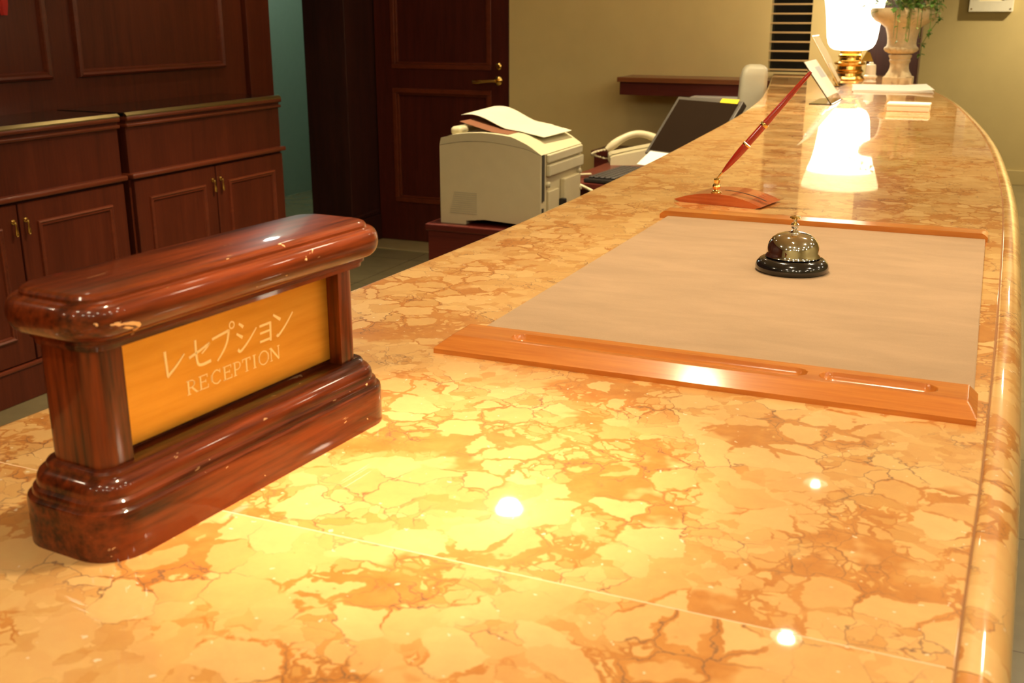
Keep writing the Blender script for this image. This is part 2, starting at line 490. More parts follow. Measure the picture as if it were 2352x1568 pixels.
# ------------------------------------------------------------------ reception counter
INNER = [(-.6, -.69), (.2, -.68), (.55, -.664), (1.02, -.640), (1.5, -.628), (2.15, -.642), (2.71, -.668), (3.36, -.706), (4.0, -.768), (4.45, -.832), (5.1, -.935), (5.85, -1.06)]
OUTER = [(-.6, .028), (.2, .034), (.49, .038), (.75, .046), (1.24, .055), (1.89, .060), (2.31, .051), (2.86, .026), (3.43, -.022), (4.16, -.105), (4.77, -.207), (5.28, -.325), (5.85, -.49)]
cn = empty('reception_counter', (-.3, 2.4, 0), 0, 'long curving reception counter with polished orange marble top and rounded front edge', 'counter')
CX, CY = .3, -2.4
def slab(y0, y1, n, shift=(0, 0)):
    rings = []
    for k in range(n + 1):
        y = y0 + (y1 - y0) * k / n
        xi, xo = interp(INNER, y), interp(OUTER, y) - .0222
        r = .005
        sec = [(xi, TOP - .04), (xi, TOP - r)] + [(xi + r - r * math.cos(a), TOP - r + r * math.sin(a)) for a in (PI / 8, PI / 4, 3 * PI / 8, PI / 2)] + [(xi + r + .004, TOP), (xo - .004, TOP), (xo - .001, TOP), (xo, TOP - .001), (xo, TOP - .04)]
        rings.append([(x + CX - shift[0], y + CY - shift[1], z) for x, z in sec])
    return MB().loft(rings)
SEAM = .4935
slab(SEAM + .0006, 5.85, 90).build('countertop', 'marble', cn, True, None, 30)
slab(-.6, SEAM - .0006, 16, (.31, .52)).build('countertop', 'marble', cn, True, (.31, .52, 0), 30)
MB().box((-.655 + CX, SEAM - .0007 + CY, TOP - .03), (.012 + CX, SEAM + .0007 + CY, TOP - .0001)).build('joint_filler', 'grout', cn, False)
def edge(y0, y1, n, shift):
    rings = []
    for k in range(n + 1):
        y = y0 + (y1 - y0) * k / n
        xo = interp(OUTER, y)
        s0 = xo - .0212
        sec = [(s0, TOP - .05), (s0, TOP - .0014), (s0 + .0012, TOP - .0003), (s0 + .005, TOP)]
        sec += [(s0 + .007 + .019 * math.sin(a), TOP - .024 + .024 * math.cos(a)) for a in (.25, .6, .95, 1.3, PI / 2, 1.9, 2.4, 2.9)]
        sec += [(s0 + .006, TOP - .05)]
        rings.append([(x + CX - shift[0], yy + CY - shift[1], z) for x, yy, z in ((x, y, z) for x, z in sec)])
    return MB().loft(rings)
edge(-.6, .4930, 14, (.11, .22)).build('edge_trim', 'marble', cn, True, (.11, .22, 0), 40)
edge(.4940, 5.85, 90, (-.21, .13)).build('edge_trim', 'marble', cn, True, (-.21, .13, 0), 40)
gr = []
for k in range(91):
    y = -.6 + 6.45 * k / 90; s0 = interp(OUTER, y)
    gr.append([(s0 - .0224 + CX, y + CY, TOP - .03), (s0 - .0224 + CX, y + CY, TOP - .0006), (s0 - .0210 + CX, y + CY, TOP - .0006), (s0 - .0210 + CX, y + CY, TOP - .03)])
MB().loft(gr).build('edge_joint', 'groove', cn, False)
def body(y0, y1, n, ins, z0, z1):
    return MB().loft([[(interp(INNER, y) + ins + CX, y + CY, z0), (interp(INNER, y) + ins + CX, y + CY, z1), (interp(OUTER, y) - ins - .02 + CX, y + CY, z1), (interp(OUTER, y) - ins - .02 + CX, y + CY, z0)] for y in (y0 + (y1 - y0) * k / n for k in range(n + 1))])
body(-.6, 5.85, 60, .05, .10, TOP - .05).build('body', 'panel_wood', cn, True)
body(-.6, 5.85, 60, .08, 0, .10).build('plinth', 'black_plastic', cn, True)

# ------------------------------------------------------------------ reception sign
sg = empty('reception_sign', (-.4513, .5491, TOP), math.radians(-4.786), 'varnished mahogany block sign with brass plate lettered RECEPTION standing on the counter', 'sign')
mm = .001
prof = [(0, 0), (0, 27), (.6, 29), (2, 30), (3.2, 30.4), (3.4, 32.5), (4, 34), (5.5, 35), (6.2, 35.4), (6.3, 38), (7, 41), (8.5, 43.5), (10.5, 45.2), (12.5, 46), (12.8, 48), (14, 49.5), (16, 50)]
ring_sweep(MB(), .083, .281, .026, [(o * mm, z * mm) for o, z in prof], (0, 0), 10).build('base', 'sign_wood', sg, True, None, 26)
prof = [(13.5, 121), (13.2, 124), (11, 125), (11, 127.5), (9.5, 128.3), (8.5, 129)]
prof += [(8.5 - 8.5 * math.sin(a), 140 - 11 * math.cos(a)) for a in [PI / 2 * k / 7 for k in range(1, 8)]]
prof += [(5.5 - 5.5 * math.cos(a), 140 + 9.5 * math.sin(a)) for a in [PI / 2 * k / 7 for k in range(1, 8)]]
prof += [(7.5, 149.6), (8.3, 150.2), (8.6, 152), (9.6, 153.4), (11.5, 154.2), (13, 154.5)]
ring_sweep(MB(), .084, .283, .028, [(o * mm, z * mm) for o, z in prof], (0, .003), 10).build('top_cap', 'sign_wood', sg, True, None, 26)
for s in (-1, 1):
    y0, y1 = (.099, .121) if s > 0 else (-.1235, -.1015)
    pm = MB()
    poly = []
    W2 = .024
    R = .011
    yo, yi = (y1, y0) if s > 0 else (y0, y1)
    dirn = 1 if s > 0 else -1
    for k in range(7):
        a = PI / 2 * k / 6
        poly.append((W2 - R + R * math.cos(a), yo - dirn * (R - R * math.sin(a))))
    for k in range(7):
        a = PI / 2 * k / 6
        poly.append((-W2 + R - R * math.sin(a), yo - dirn * (R - R * math.cos(a))))
    poly += [(-W2, yi), (W2, yi)]
    pm.prism(poly, .0495, .1225)
    pm.build('post', 'sign_post', sg, True, None, 40)
MB().box((-.013, -.1015, .0495), (.0095, .099, .1225)).build('backing_board', 'sign_post', sg, False)
pl = MB().box((.0095, -.1012, .0530), (.0140, .0985, .1205), .0006, 1).build('brass_plate', 'plate', sg, False)
# lettering: engraved strokes, y along the plate, z up (mm)
def stroke(mb, pts, w0, w1=None, x=14.15, n=8, slant=True):
    """a brush stroke through pts (mm) with width w0 -> w1"""
    w1 = w0 if w1 is None else w1
    P = [Vector(p) for p in pts]
    if len(P) > 2:
        Q = []
        for i in range(len(P) - 1):
            p0, p1, p2, p3 = P[max(i - 1, 0)], P[i], P[i + 1], P[min(i + 2, len(P) - 1)]
            for k in range(n):
                t = k / n
                Q.append(.5 * ((2 * p1) + (p2 - p0) * t + (2 * p0 - 5 * p1 + 4 * p2 - p3) * t * t + (3 * p1 - p0 - 3 * p2 + p3) * t ** 3))
        Q.append(P[-1]); P = Q
    rings = []
    for i, p in enumerate(P):
        t = (P[min(i + 1, len(P) - 1)] - P[max(i - 1, 0)]).normalized()
        nn = Vector((-t.y, t.x)); w = (w0 + (w1 - w0) * i / (len(P) - 1)) / 2
        a, b = p + nn * w, p - nn * w
        rings.append([(x * mm - .0004, a.x * mm, a.y * mm), (x * mm, a.x * mm, a.y * mm), (x * mm, b.x * mm, b.y * mm), (x * mm - .0004, b.x * mm, b.y * mm)])
    mb.loft(rings); return mb
jp = MB()
for pts, a, b in (
    ([(-61.2, 103.2), (-60.4, 87.2)], 2.0, 1.7), ([(-60.9, 86.9), (-53, 91.7), (-45.5, 97.6)], 2.0, .9),
    ([(-41.8, 93.7), (-33, 95.9), (-23.3, 98.7)], 1.7, 1.5), ([(-23.6, 98.9), (-26.6, 96.1), (-30.8, 93.6)], 1.6, .9),
    ([(-35.5, 103.7), (-35.6, 97.5), (-35.4, 90.8), (-34.1, 87.3), (-30.2, 86.4), (-23.4, 86.9)], 1.8, 1.9),
    ([(-20.8, 100.3), (-13.5, 101.3), (-5.0, 102.4)], 1.6, 1.7), ([(-5.4, 102.8), (-7.4, 95.8), (-11.6, 90.1), (-17.6, 84.9)], 1.9, 1.1),
    ([(4.4, 104.4), (8.3, 101.2)], 1.4, 2.2), ([(1.6, 98.1), (6.9, 94.3)], 1.4, 2.2), ([(1.9, 87.2), (4.5, 85.5), (12.8, 90.7), (20.9, 97.7)], 2.0, .9),
    ([(24, 97.4), (35.4, 97.6)], 1.6, 1.6), ([(34.9, 98.2), (34.6, 92), (34.2, 84.9)], 1.9, 1.7), ([(24.1, 92.3), (34.3, 92.5)], 1.4, 1.4), ([(23.5, 86.5), (34.2, 86.6)], 1.5, 1.5),
    ([(38.4, 102), (45.4, 97.2)], 1.4, 2.3), ([(41.0, 87.4), (42.5, 86.4), (50.6, 92), (58.8, 99.4)], 2.1, .9)):
    stroke(jp, pts, a, b)
stroke(jp, [(-2.2 + 2.2 * math.cos(a), 105.2 + 2.2 * math.sin(a)) for a in [2 * PI * k / 14 for k in range(15)]], 1.0, 1.0, n=2)
jp.build('upper_lettering', 'letter', pl, False)
en = MB()
Z0, Z1 = 70.0, 79.4
TK, TN = 1.25, .62
def serif(y, z, w=3.0): stroke(en, [(y - w / 2, z), (y + w / 2, z)], .5)
def stem(y, wd=TK):
    stroke(en, [(y, Z0), (y, Z1)], wd); serif(y, Z0 + .25); serif(y, Z1 - .25)
def bar(y0, y1, z, w=TN): stroke(en, [(y0, z), (y1, z)], w)
def tick(y, z0, z1): stroke(en, [(y, z0), (y, z1)], .55)
y = -45.0
stem(y + .5); stroke(en, [(y + .5, Z1 - .3), (y + 4.2, Z1 - .6), (y + 5.8, Z1 - 2.6), (y + 4.0, Z1 - 4.7), (y + .5, Z1 - 4.9)], TN, TN); stroke(en, [(y + 5.6, Z1 - 1.6), (y + 5.6, Z1 - 3.6)], 1.0)
stroke(en, [(y + 3.2, Z1 - 4.9), (y + 7.4, Z0 + .2)], 1.2); serif(y + 7.6, Z0 + .25, 2.2)
for y in (-34.4, -12.6):
    stem(y + .5); bar(y + .5, y + 6.6, Z1 - .3); bar(y + .5, y + 5.0, 75.0); bar(y + .5, y + 7, Z0 + .3)
    tick(y + 6.5, Z1 - 2.2, Z1); tick(y + 5, 74, 76); tick(y + 6.9, Z0, Z0 + 2.4)
y = -24.6
stroke(en, [(y + 8.2, Z1 - 1.6), (y + 5.2, Z1 - .2), (y + 1.9, Z1 - 1.7), (y + .7, 74.7), (y + 1.9, Z0 + 1.6), (y + 5.2, Z0 + .2), (y + 8.4, Z0 + 1.6)], .8, .8)
stroke(en, [(y + .9, 77), (y + .6, 74.7), (y + .9, 72.4)], 1.3); tick(y + 8.2, Z1 - 2.6, Z1)
y = -3.0
stem(y + .5); stroke(en, [(y + .5, Z1 - .3), (y + 4.2, Z1 - .6), (y + 5.8, Z1 - 2.8), (y + 4.0, Z1 - 5.1), (y + .5, Z1 - 5.3)], TN, TN); stroke(en, [(y + 5.6, Z1 - 1.7), (y + 5.6, Z1 - 3.9)], 1.0)
y = 4.9
stroke(en, [(y + 3.9, Z0), (y + 3.9, Z1)], TK); serif(y + 3.9, Z0 + .25); bar(y, y + 7.8, Z1 - .3); tick(y + .2, Z1 - 2.2, Z1); tick(y + 7.6, Z1 - 2.2, Z1)
stem(16.6)
stroke(en, [(26 + 4.6 * math.cos(a), 74.7 + 4.7 * math.sin(a)) for a in [2 * PI * k / 18 for k in range(19)]], .75, .75, n=2)
stroke(en, [(21.6, 77), (21.4, 74.7), (21.6, 72.4)], 1.2); stroke(en, [(30.4, 77), (30.6, 74.7), (30.4, 72.4)], 1.2)
y = 33.0
stroke(en, [(y + .6, Z0), (y + .6, Z1)], .7); stroke(en, [(y + .4, Z1), (y + 8.4, Z0)], 1.3); stroke(en, [(y + 8.4, Z0), (y + 8.4, Z1)], .7)
serif(y + .6, Z0 + .25, 2.4); serif(y, Z1 - .25, 2.0); serif(y + 8.4, Z1 - .25, 2.4)
en.build('lower_lettering', 'letter', pl, False)

# ------------------------------------------------------------------ desk pad
PX0, PX1 = -.4445, .0185
dp = empty('desk_pad', (-.213, 1.235, TOP), 0, 'brown suede desk pad with cherry wood strips at front and back lying on the counter', 'desk pad')
ox, oy = -.213, 1.235
MB().box((PX0 + .012 - ox, .895 - oy, 0), (PX1 - .003 - ox, 1.59 - oy, .004), .001, 1).build('suede_sheet', 'felt', dp, False)
def strip(nx, ny, x0, x1, y0, y1, hf):
    mb = MB(); rows = []
    for j in range(ny + 1):
        rows.append([mb.bm.verts.new((x0 + (x1 - x0) * i / nx - ox, y0 + (y1 - y0) * j / ny - oy, hf(x0 + (x1 - x0) * i / nx, y0 + (y1 - y0) * j / ny))) for i in range(nx + 1)])
    for a, b in zip(rows, rows[1:]):
        for i in range(nx): mb.bm.faces.new((a[i], a[i + 1], b[i + 1], b[i]))
    # skirt down to the counter
    loop = rows[0] + [r[-1] for r in rows[1:]] + rows[-1][-2::-1] + [r[0] for r in rows[-2:0:-1]]
    low = [mb.bm.verts.new((v.co.x, v.co.y, 0)) for v in loop]
    n = len(loop)
    for i in range(n):
        j = (i + 1) % n
        mb.bm.faces.new((loop[i], low[i], low[j], loop[j]))
    mb.bm.faces.new(low)
    return mb
def stadium(x, y, a, b, yc, r):
    dx = max(a + r - x, 0, x - (b - r)); d = math.hypot(dx, y - yc) / r
    return 0 if d >= 1 else math.sqrt(1 - d * d)
def hfront(x, y):
    hgt = .0123
    hgt = min(hgt, .0045 + (y - .839) / .024 * .0078)
    hgt = min(hgt, .0055 + (PX1 - x) / .008 * .007, .0055 + (x - PX0) / .008 * .007)
    hgt -= .0082 * max(stadium(x, y, -.383, -.114, .8800, .0105), stadium(x, y, -.104, -.012, .8800, .0105))
    return hgt
strip(430, 64, PX0, PX1, .839, .902, hfront).build('front_strip', 'strip_wood', dp, True, None, 28)
def hback(x, y):
    return min(.0115 - (y - 1.587) * .042, .0050 + (1.637 - y) / .006 * .006, .006 + (PX1 - x) / .008 * .007, .006 + (x - PX0) / .008 * .007)
strip(120, 16, PX0, PX1, 1.587, 1.637, hback).build('back_strip', 'strip_wood', dp, True, None, 28)

# ------------------------------------------------------------------ service bell
bl = empty('service_bell', (-.196, 1.292, TOP + .004), 0, 'chrome call bell on a black round base standing on the brown desk pad', 'bell')
MB().lathe([(.036, 0), (.0415, .001), (.0432, .004), (.0432, .007), (.0415, .011), (.038, .0145), (.034, .0165), (.030, .0168)], seg=64).build('base', 'black_enamel', bl)
dome = [(.0325, .0178), (.0328, .0185), (.0318, .0205), (.0312, .024), (.0305, .029), (.0285, .0345), (.025, .0395), (.020, .0432), (.0135, .0455), (.007, .0465), (.0045, .0467)]
MB().lathe(dome, seg=64).build('dome', 'chrome', bl)
pg = MB().lathe([(.0048, .0466), (.0046, .0485), (.0028, .0495), (.0028, .051), (.0042, .0525), (.0052, .0545), (.0050, .0562), (.0030, .0580), (.0019, .0592), (.0019, .0625)], seg=28)
pgo = pg.build('plunger', 'chrome', bl)
MB().lathe([(.0019, .0622), (.0055, .0628), (.0066, .0642), (.0058, .0655), (.0030, .0661)], seg=28).build('button', 'gold', pgo)

# ------------------------------------------------------------------ pen stand and pen
pst = empty('pen_stand', (-.383, 1.776, TOP), math.radians(-10), 'arched rosewood pen stand with gold socket behind the desk pad', 'pen stand')
poly = []
n = 16
for k in range(n + 1):
    t = -1 + 2 * k / n
    poly.append((.076 * t, .0035 + .0150 * (1 - t * t)))
bpoly = [(x * .93, 0) for x, z in reversed(poly)]
rings = []
MB().prism(poly + [(.066, 0), (-.066, 0)], -.045, .045, 'y').build('base', 'pen_base', pst, True, None, 25)
gv = MB()
gv.loft([[(.076 * t, -.002, .0037 + .0150 * (1 - t * t)), (.076 * t, .002, .0037 + .0150 * (1 - t * t)), (.076 * t, .002, .0030 + .0150 * (1 - t * t)), (.076 * t, -.002, .0030 + .0150 * (1 - t * t))] for t in [-.05 + .105 * k for k in range(10)]])
gv.build('inlay_line', 'black_plastic', pst, False)
SX, SY = -.0055, -.048 + .0
# socket sits near the front edge of the base
sock = MB().lathe([(.0085, .0), (.0085, .002), (.0062, .0035), (.0048, .006), (.0062, .0085), (.0072, .0115), (.0062, .0145), (.0040, .0165), (.0046, .019), (.0052, .022), (.0040, .0245), (.0022, .0255)], seg=28, c=(-.0055, -.034, .0178))
sock.build('socket', 'gold', pst)
# world position of the socket mouth
ca, sa = math.cos(math.radians(-10)), math.sin(math.radians(-10))
mouth = Vector((-.383 + ca * -.0055 - sa * -.034, 1.776 + sa * -.0055 + ca * -.034, TOP + .0425))
PEN_END = Vector((-.262, 1.770, 1.2925))
ax = (PEN_END - mouth); PL = ax.length; ax.normalize()
pn = empty('ballpoint_pen', mouth, 0, 'long red lacquered pen with gold rings slanting out of the pen stand', 'pen')
pn.rotation_mode = 'QUATERNION'; pn.rotation_quaternion = Vector((0, 0, 1)).rotation_difference(ax)
k = PL
MB().lathe([(.0016, .012), (.0025, .016), (.0040, .026 * 1), (.0056, .045), (.0063, .058), (.0064, .070), (.0063, .32 * k)], seg=24).build('grip', 'pen_red', pn)
MB().lathe([(.0058, .325 * k + .002), (.0058, .505 * k)], seg=24).build('barrel', 'pen_red', pn)
MB().lathe([(.0056, .52 * k), (.0050, .70 * k), (.0040, .88 * k), (.0030, .985 * k), (.0018, k)], seg=24).build('tail', 'pen_red', pn)
for z0, z1, r in ((.315 * k, .33 * k, .0070), (.50 * k, .525 * k, .0067)):
    MB().lathe([(r * .95, z0), (r, z0 + .001), (r, z1 - .001), (r * .95, z1)], seg=24).build('ring', 'gold', pn)
MB().lathe([(.0007, 0), (.0014, .006), (.0017, .0125)], seg=16).build('tip', 'gold', pn)

# ------------------------------------------------------------------ things at the far end of the counter
# acrylic holders
def acrylic(name, x, y, w, hgt, lean, label, card):
    e = empty(name, (x, y, TOP), 0, label, 'sign holder')
    c, s = math.cos(lean), math.sin(lean)
    R = Matrix.Rotation(-lean, 3, 'Y')
    # sheet leaning back towards -x, plus a short foot
    MB().box((-.0015, 0, .002), (.0015, w, hgt), .0006, 1, R, (0, 0, 0)).build('sheet', 'acrylic' if card else 'film', e, False)
    MB().box((-.075, 0, .0), (.004, w, .003), .0006, 1).build('foot', 'acrylic', e, False)
    if card:
        MB().box((.0020, .004, .03), (.0032, w - .004, hgt - .002), 0, 1, R, (0, 0, 0)).build('card', 'paper', e, False)
        MB().box((.0034, .13, .10), (.0036, w - .03, hgt - .03), 0, 1, R, (0, 0, 0)).build('printed_panel', 'paper_back', e, False)
    else:
        MB().box((-.002, 0, hgt - .004), (.002, w, hgt), .0005, 1, R, (0, 0, 0)).box((-.002, 0, .004), (.002, .004, hgt), .0005, 1, R, (0, 0, 0)).build('edge', 'amber_acrylic', e, False)
        MB().box((.002, .03, .02), (.003, w * .6, hgt * .45), 0, 1, R, (0, 0, 0)).build('card', M['urn'], e, False)
    return e
acrylic('sign_holder', -.497, 3.87, .27, .175, math.radians(37), 'slanted clear sign holder with a white card, nearer one in front of the lamp', True)
acrylic('brochure_holder', -.600, 4.86, .20, .245, math.radians(32), 'empty looking clear holder with amber edges between white card holder and lamp', False)
# paper pile
pp = empty('paper_pile', (-.375, 4.75, TOP), math.radians(8), 'flat pile of white papers in front of the urn', 'papers')
rnd = random.Random(3)
for i in range(4):
    dx, dy, a = rnd.uniform(-.006, .006), rnd.uniform(-.01, .01), rnd.uniform(-.06, .06)
    nx = 14; mb = MB(); rows = []
    for zz in (0, .0018):
        rows.append([[((-.15 + .30 * p / nx) + dx, q + dy, .0002 + .0022 * i + zz + .006 * max(0, p / nx - .72) * (i + .5)) for p in range(nx + 1)] for q in (-.19, .19)])
    rings = [[rows[0][0][p], rows[0][1][p], rows[1][1][p], rows[1][0][p]] for p in range(nx + 1)]
    o = mb.loft(rings).build('sheet', 'paper', pp, False); o.rotation_euler.z = a
cb = empty('card_box', (-.2385, 3.735, TOP), 0, 'small white card box lying nearest the front edge at the far counter end', 'card box')
MB().box((-.064, -.04, 0), (.064, .045, .017), .002).build('box', 'white_glaze', cb, False)
MB().box((-.0655, -.0415, .0172), (.0655, .0465, .025), .002).build('lid', 'paper', cb, False)

# lamp
lp = empty('table_lamp', (-.628, 5.42, TOP), 0, 'lit table lamp with white glass shade and brass base beside the urn', 'lamp')
MB().lathe([(.070, 0), (.072, .006), (.066, .012), (.060, .018), (.058, .030), (.064, .036), (.064, .042), (.056, .048), (.054, .062), (.058, .066), (.070, .070), (.071, .078), (.060, .083), (.050, .088), (.048, .100), (.054, .104), (.054, .112), (.046, .118), (.048, .128), (.052, .133)], seg=48).build('base', 'brass', lp)
sh = [(.050, .1335), (.075, .136), (.094, .146), (.106, .164), (.113, .190), (.117, .225), (.121, .265), (.127, .31), (.135, .355), (.146, .395), (.158, .425)]
MB().lathe(sh, seg=56, cap0=True, cap1=False).build('shade', 'shade', lp)
rim = [(.1585, .426), (.168, .455), (.178, .49), (.180, .505), (.176, .505), (.166, .47), (.1565, .426)]
MB().lathe(rim, seg=56, cap0=False, cap1=False).build('shade_rim', 'shade_rim', lp)
br = MB().prism([(.050, .085), (.105, .085), (.088, .125), (.072, .128)], -.008, .008, 'y')
br.build('bracket', 'gold', lp, False)
# small white pot
wp = empty('white_pot', (-.508, 5.19, TOP), 0, 'tiny white glazed pot between lamp base and urn', 'pot')
MB().lathe([(.026, 0), (.029, .004), (.026, .010), (.024, .018), (.030, .024), (.030, .030), (.023, .036), (.022, .070), (.021, .078), (.016, .082)], seg=32).build('body', 'white_glaze', wp)
MB().lathe([(.010, .0815), (.0105, .087), (.006, .091)], seg=20).build('knob', 'white_glaze', wp)

# urn with ivy
ur = empty('urn_planter', (-.392, 5.23, TOP), 0, 'peach stone pedestal urn holding trailing ivy, right of the lamp', 'planter')
ft = MB(); ring_sweep(ft, .125, .125, .004, [(0, 0), (0, .026), (.003, .029)])
ft.lathe([(.058, .0285), (.056, .034), (.050, .044), (.044, .054), (.041, .066), (.040, .078), (.041, .088), (.045, .094), (.046, .100), (.043, .104), (.046, .110), (.049, .116), (.049, .122), (.040, .126)], seg=40)
ft.build('foot', 'urn', ur, True, None, 40)
def gad(a, z):
    return 1 + (.035 * math.cos(18 * a) if z < .152 else 0)
MB().lathe([(.034, .1255), (.050, .129), (.064, .136), (.0715, .146), (.0715, .153), (.064, .160), (.061, .170), (.062, .190), (.066, .212), (.074, .238), (.092, .252), (.124, .268), (.141, .288), (.145, .312), (.139, .322), (.120, .312), (.096, .296), (.08, .28)], seg=72, wob=gad).build('bowl', 'urn', ur, True, None, 50)
rnd = random.Random(11)
def leaf(mb, p, d, size, up=Vector((0, 0, 1))):
    d = d.normalized(); sd = d.cross(up)
    sd = sd.normalized() if sd.length > .01 else Vector((1, 0, 0))
    nn = sd.cross(d).normalized()
    out = [(0, 0, 0), (.28, .22, .06), (.42, .48, .0), (.62, .26, .05), (1, 0, -.08), (.62, -.26, .05), (.42, -.48, 0), (.28, -.22, .06)]
    vs = [mb.bm.verts.new(p + d * (a * size) + sd * (b * size) + nn * (c * size)) for a, b, c in out]
    m = mb.bm.verts.new(p + d * (.5 * size) - nn * (.04 * size))
    for i in range(8): mb.bm.faces.new((vs[i], vs[(i + 1) % 8], m))
fo = MB(); fo2 = MB(); stm = MB()
MB().lathe([(.02, .290), (.07, .296), (.092, .300), (.06, .312), (.01, .316)], seg=24).build('soil', 'groove', ur)
for s in range(22):
    a = rnd.uniform(-1.9, -.2) if s < 15 else rnd.uniform(0, 2 * PI)
    base = Vector((.045 * math.cos(a), .045 * math.sin(a) - .02, .31))
    ln = rnd.uniform(.06, .19) if s < 15 else .02
    reach = rnd.uniform(.08, .115)
    pts = []
    for i in range(9):
        t = i / 8
        pts.append(base + Vector((math.cos(a) * reach * min(1, t * 1.7), math.sin(a) * reach * min(1, t * 1.7), .075 * math.sin(min(1, t * 1.6) * PI * .8) - ln * max(0, t - .55) * 2.0)))
    stm.tube(pts, .0012, 5)
    for i in range(1, 9):
        for q in range(2 if i < 6 else 1):
            dd = Vector((rnd.uniform(-1, 1), rnd.uniform(-1, .3), rnd.uniform(-.9, .5)))
            leaf(fo if rnd.random() < .7 else fo2, pts[i] + Vector((rnd.uniform(-.01, .01), rnd.uniform(-.012, .004), rnd.uniform(-.01, .01))), dd, rnd.uniform(.020, .036) * (1 if i < 6 else .75))
# a trailing strand down the right side and two pale leaves on the left
pts = [Vector((.125, -.06, .33)), Vector((.150, -.05, .28)), Vector((.112, -.05, .22)), Vector((.088, -.05, .17)), Vector((.086, -.05, .13))]
stm.tube(pts, .0013, 5)
for p in pts:
    for q in range(4):
        leaf(fo, p, Vector((rnd.uniform(-1, 1), -.4, rnd.uniform(-1, .4))), rnd.uniform(.016, .026))
leaf(fo2, Vector((-.120, -.10, .345)), Vector((-1, -.1, -.35)), .075)
leaf(fo2, Vector((-.122, -.09, .285)), Vector((-1, -.1, -.75)), .052)
stm.tube([(-.06, -.03, .315), (-.09, -.07, .33), (-.120, -.10, .345)], .0012, 5)
stm.tube([(-.06, -.03, .312), (-.10, -.10, .310), (-.128, -.12, .30), (-.122, -.09, .285)], .0012, 5)
fo.build('ivy_leaves', 'leaf', ur, False); fo2.build('pale_leaves', 'leaf_pale', ur, False); stm.build('stems', 'leaf', ur, True)

# picture on the far wall
pf = empty('picture_frame', (-.086, 9.967, 1.39), 0, 'white framed picture hanging on the far olive wall', 'picture')
fm = MB()
for lo, hi in (((-.166, -.045, 0), (.166, -.004, .085)), ((-.166, -.045, .465), (.166, -.004, .55)), ((-.166, -.045, .085), (-.09, -.004, .465)), ((.09, -.045, .085), (.166, -.004, .465))):
    fm.box(lo, hi, .003, 1)
fm.build('frame', 'white_frame', pf, False)
MB().box((-.09, -.03, .085), (.09, -.02, .465)).build('print', 'cream_mat', pf, False)
for sx in (-.145, .145):
    MB().lathe([(.007, 0), (.007, .002), (.003, .004)], (sx, -.045, .022), 14, mat=rx).build('screw', 'brass', pf)

# ------------------------------------------------------------------ staff side: cabinets
def cabinet(y0, y1, label, hands=True):
    yc = (y0 + y1) / 2; W = (y1 - y0) / 2
    c = empty('cabinet', (-3.155, yc, 0), 0, label, 'cabinet', 'mahogany cabinets along the panelled wall')
    d = WX + 3.155 + .008
    b = MB()
    b.box((d, -W, .128), (-.022, W, .74)); b.box((d, -W + .004, .755), (-.016, W - .004, .95)); b.box((d, -W + .004, .955), (-.012, W - .004, .975))
    b.box((d, -W - .002, 0), (-.001, W + .002, .125), .003)
    b.build('body', 'panel_wood', c, False)
    MB().box((d, -W - .004, .735), (.012, W + .004, .757), .007, 3).build('ledge', 'panel_wood_h', c, True)
    MB().box((d, -W, .942), (.000, W, .957), .005, 3).build('bead_moulding', 'panel_wood_h', c, True)
    MB().box((d, -W, .968), (.004, W, .985), .005, 3).build('cornice', 'panel_wood_h', c, True)
    MB().box((-.02, -W - .001, .125), (.006, W + .001, .140), .005, 2).build('plinth_moulding', 'panel_wood_h', c, True)
    MB().box((d, -W, .985), (-.0165, W, 1.000), .003, 2).build('worktop', 'black_gloss', c, False)
    MB().prism([(-.016, .985), (.002, .985), (.002, .990), (-.010, 1.0002), (-.016, 1.0002)], -W, W, 'y').build('sheen_strip', 'edge_sheen', c, False)  # reflection along the polished stone bevel, drawn as an added metallic strip
    for s in (-1, 1):
        a, e = (-W + .012, -.004) if s < 0 else (.004, W - .012)
        do = MB().box((-.0215, a, .145), (-.003, e, .725), .002, 1).build('door', 'panel_wood', c, False)
        frame_yz(MB(), -.0035, a + .075, e - .075, .235, .652, .022, .012).build('moulding', 'panel_wood_h', do, True)
        hy = .028 * s
        hm = MB().lathe([(.009, 0), (.009, .004), (.004, .006), (.004, .014)], (-.003, hy, .664), 14, mat=Matrix.Rotation(PI / 2, 3, 'Y'))
        hm.tube([(.010, hy, .664), (.012, hy, .656), (.012, hy, .645), (.012, hy, .630), (.012, hy, .618), (.012, hy, .612)], [.003, .0035, .003, .006, .0075, .004], 12)
        hm.build('drop_handle', 'brass', do)
    return c
cabinet(3.388, 4.437, 'mahogany cabinet with brass drop handles, right one beside the dark passage')
cabinet(2.255, 3.350, 'mahogany cabinet with black top left of the gap, behind the reception sign')
# red pennant on the panelled wall
rp = MB()
rp.loft([[(x, y, z) for x, y in ((0, -w), (.012, -w * .6), (.004, 0), (.014, w * .6), (0, w), (-.004, 0))] for z, w in ((.22, .030), (.16, .030), (.09, .029), (.04, .027), (.0, .012))])
o = rp.build('red_pennant', 'red_cloth', None, True, (-3.522, 3.183, 1.372))
props(o, 'red cloth pennant hanging on the left panelled wall', 'pennant')

# shelf on back wall
shf = empty('wall_shelf', (-1.42, BY - .002, 0), 0, 'brown wooden shelf fixed to the cream back wall', 'shelf')
MB().box((-.415, -.26, 1.030), (.40, -.001, 1.055), .003).build('board', 'shelf_wood', shf, False)
MB().box((-.405, -.24, .962), (.39, -.001, 1.0295), .003).build('apron', 'desk_wood', shf, False)
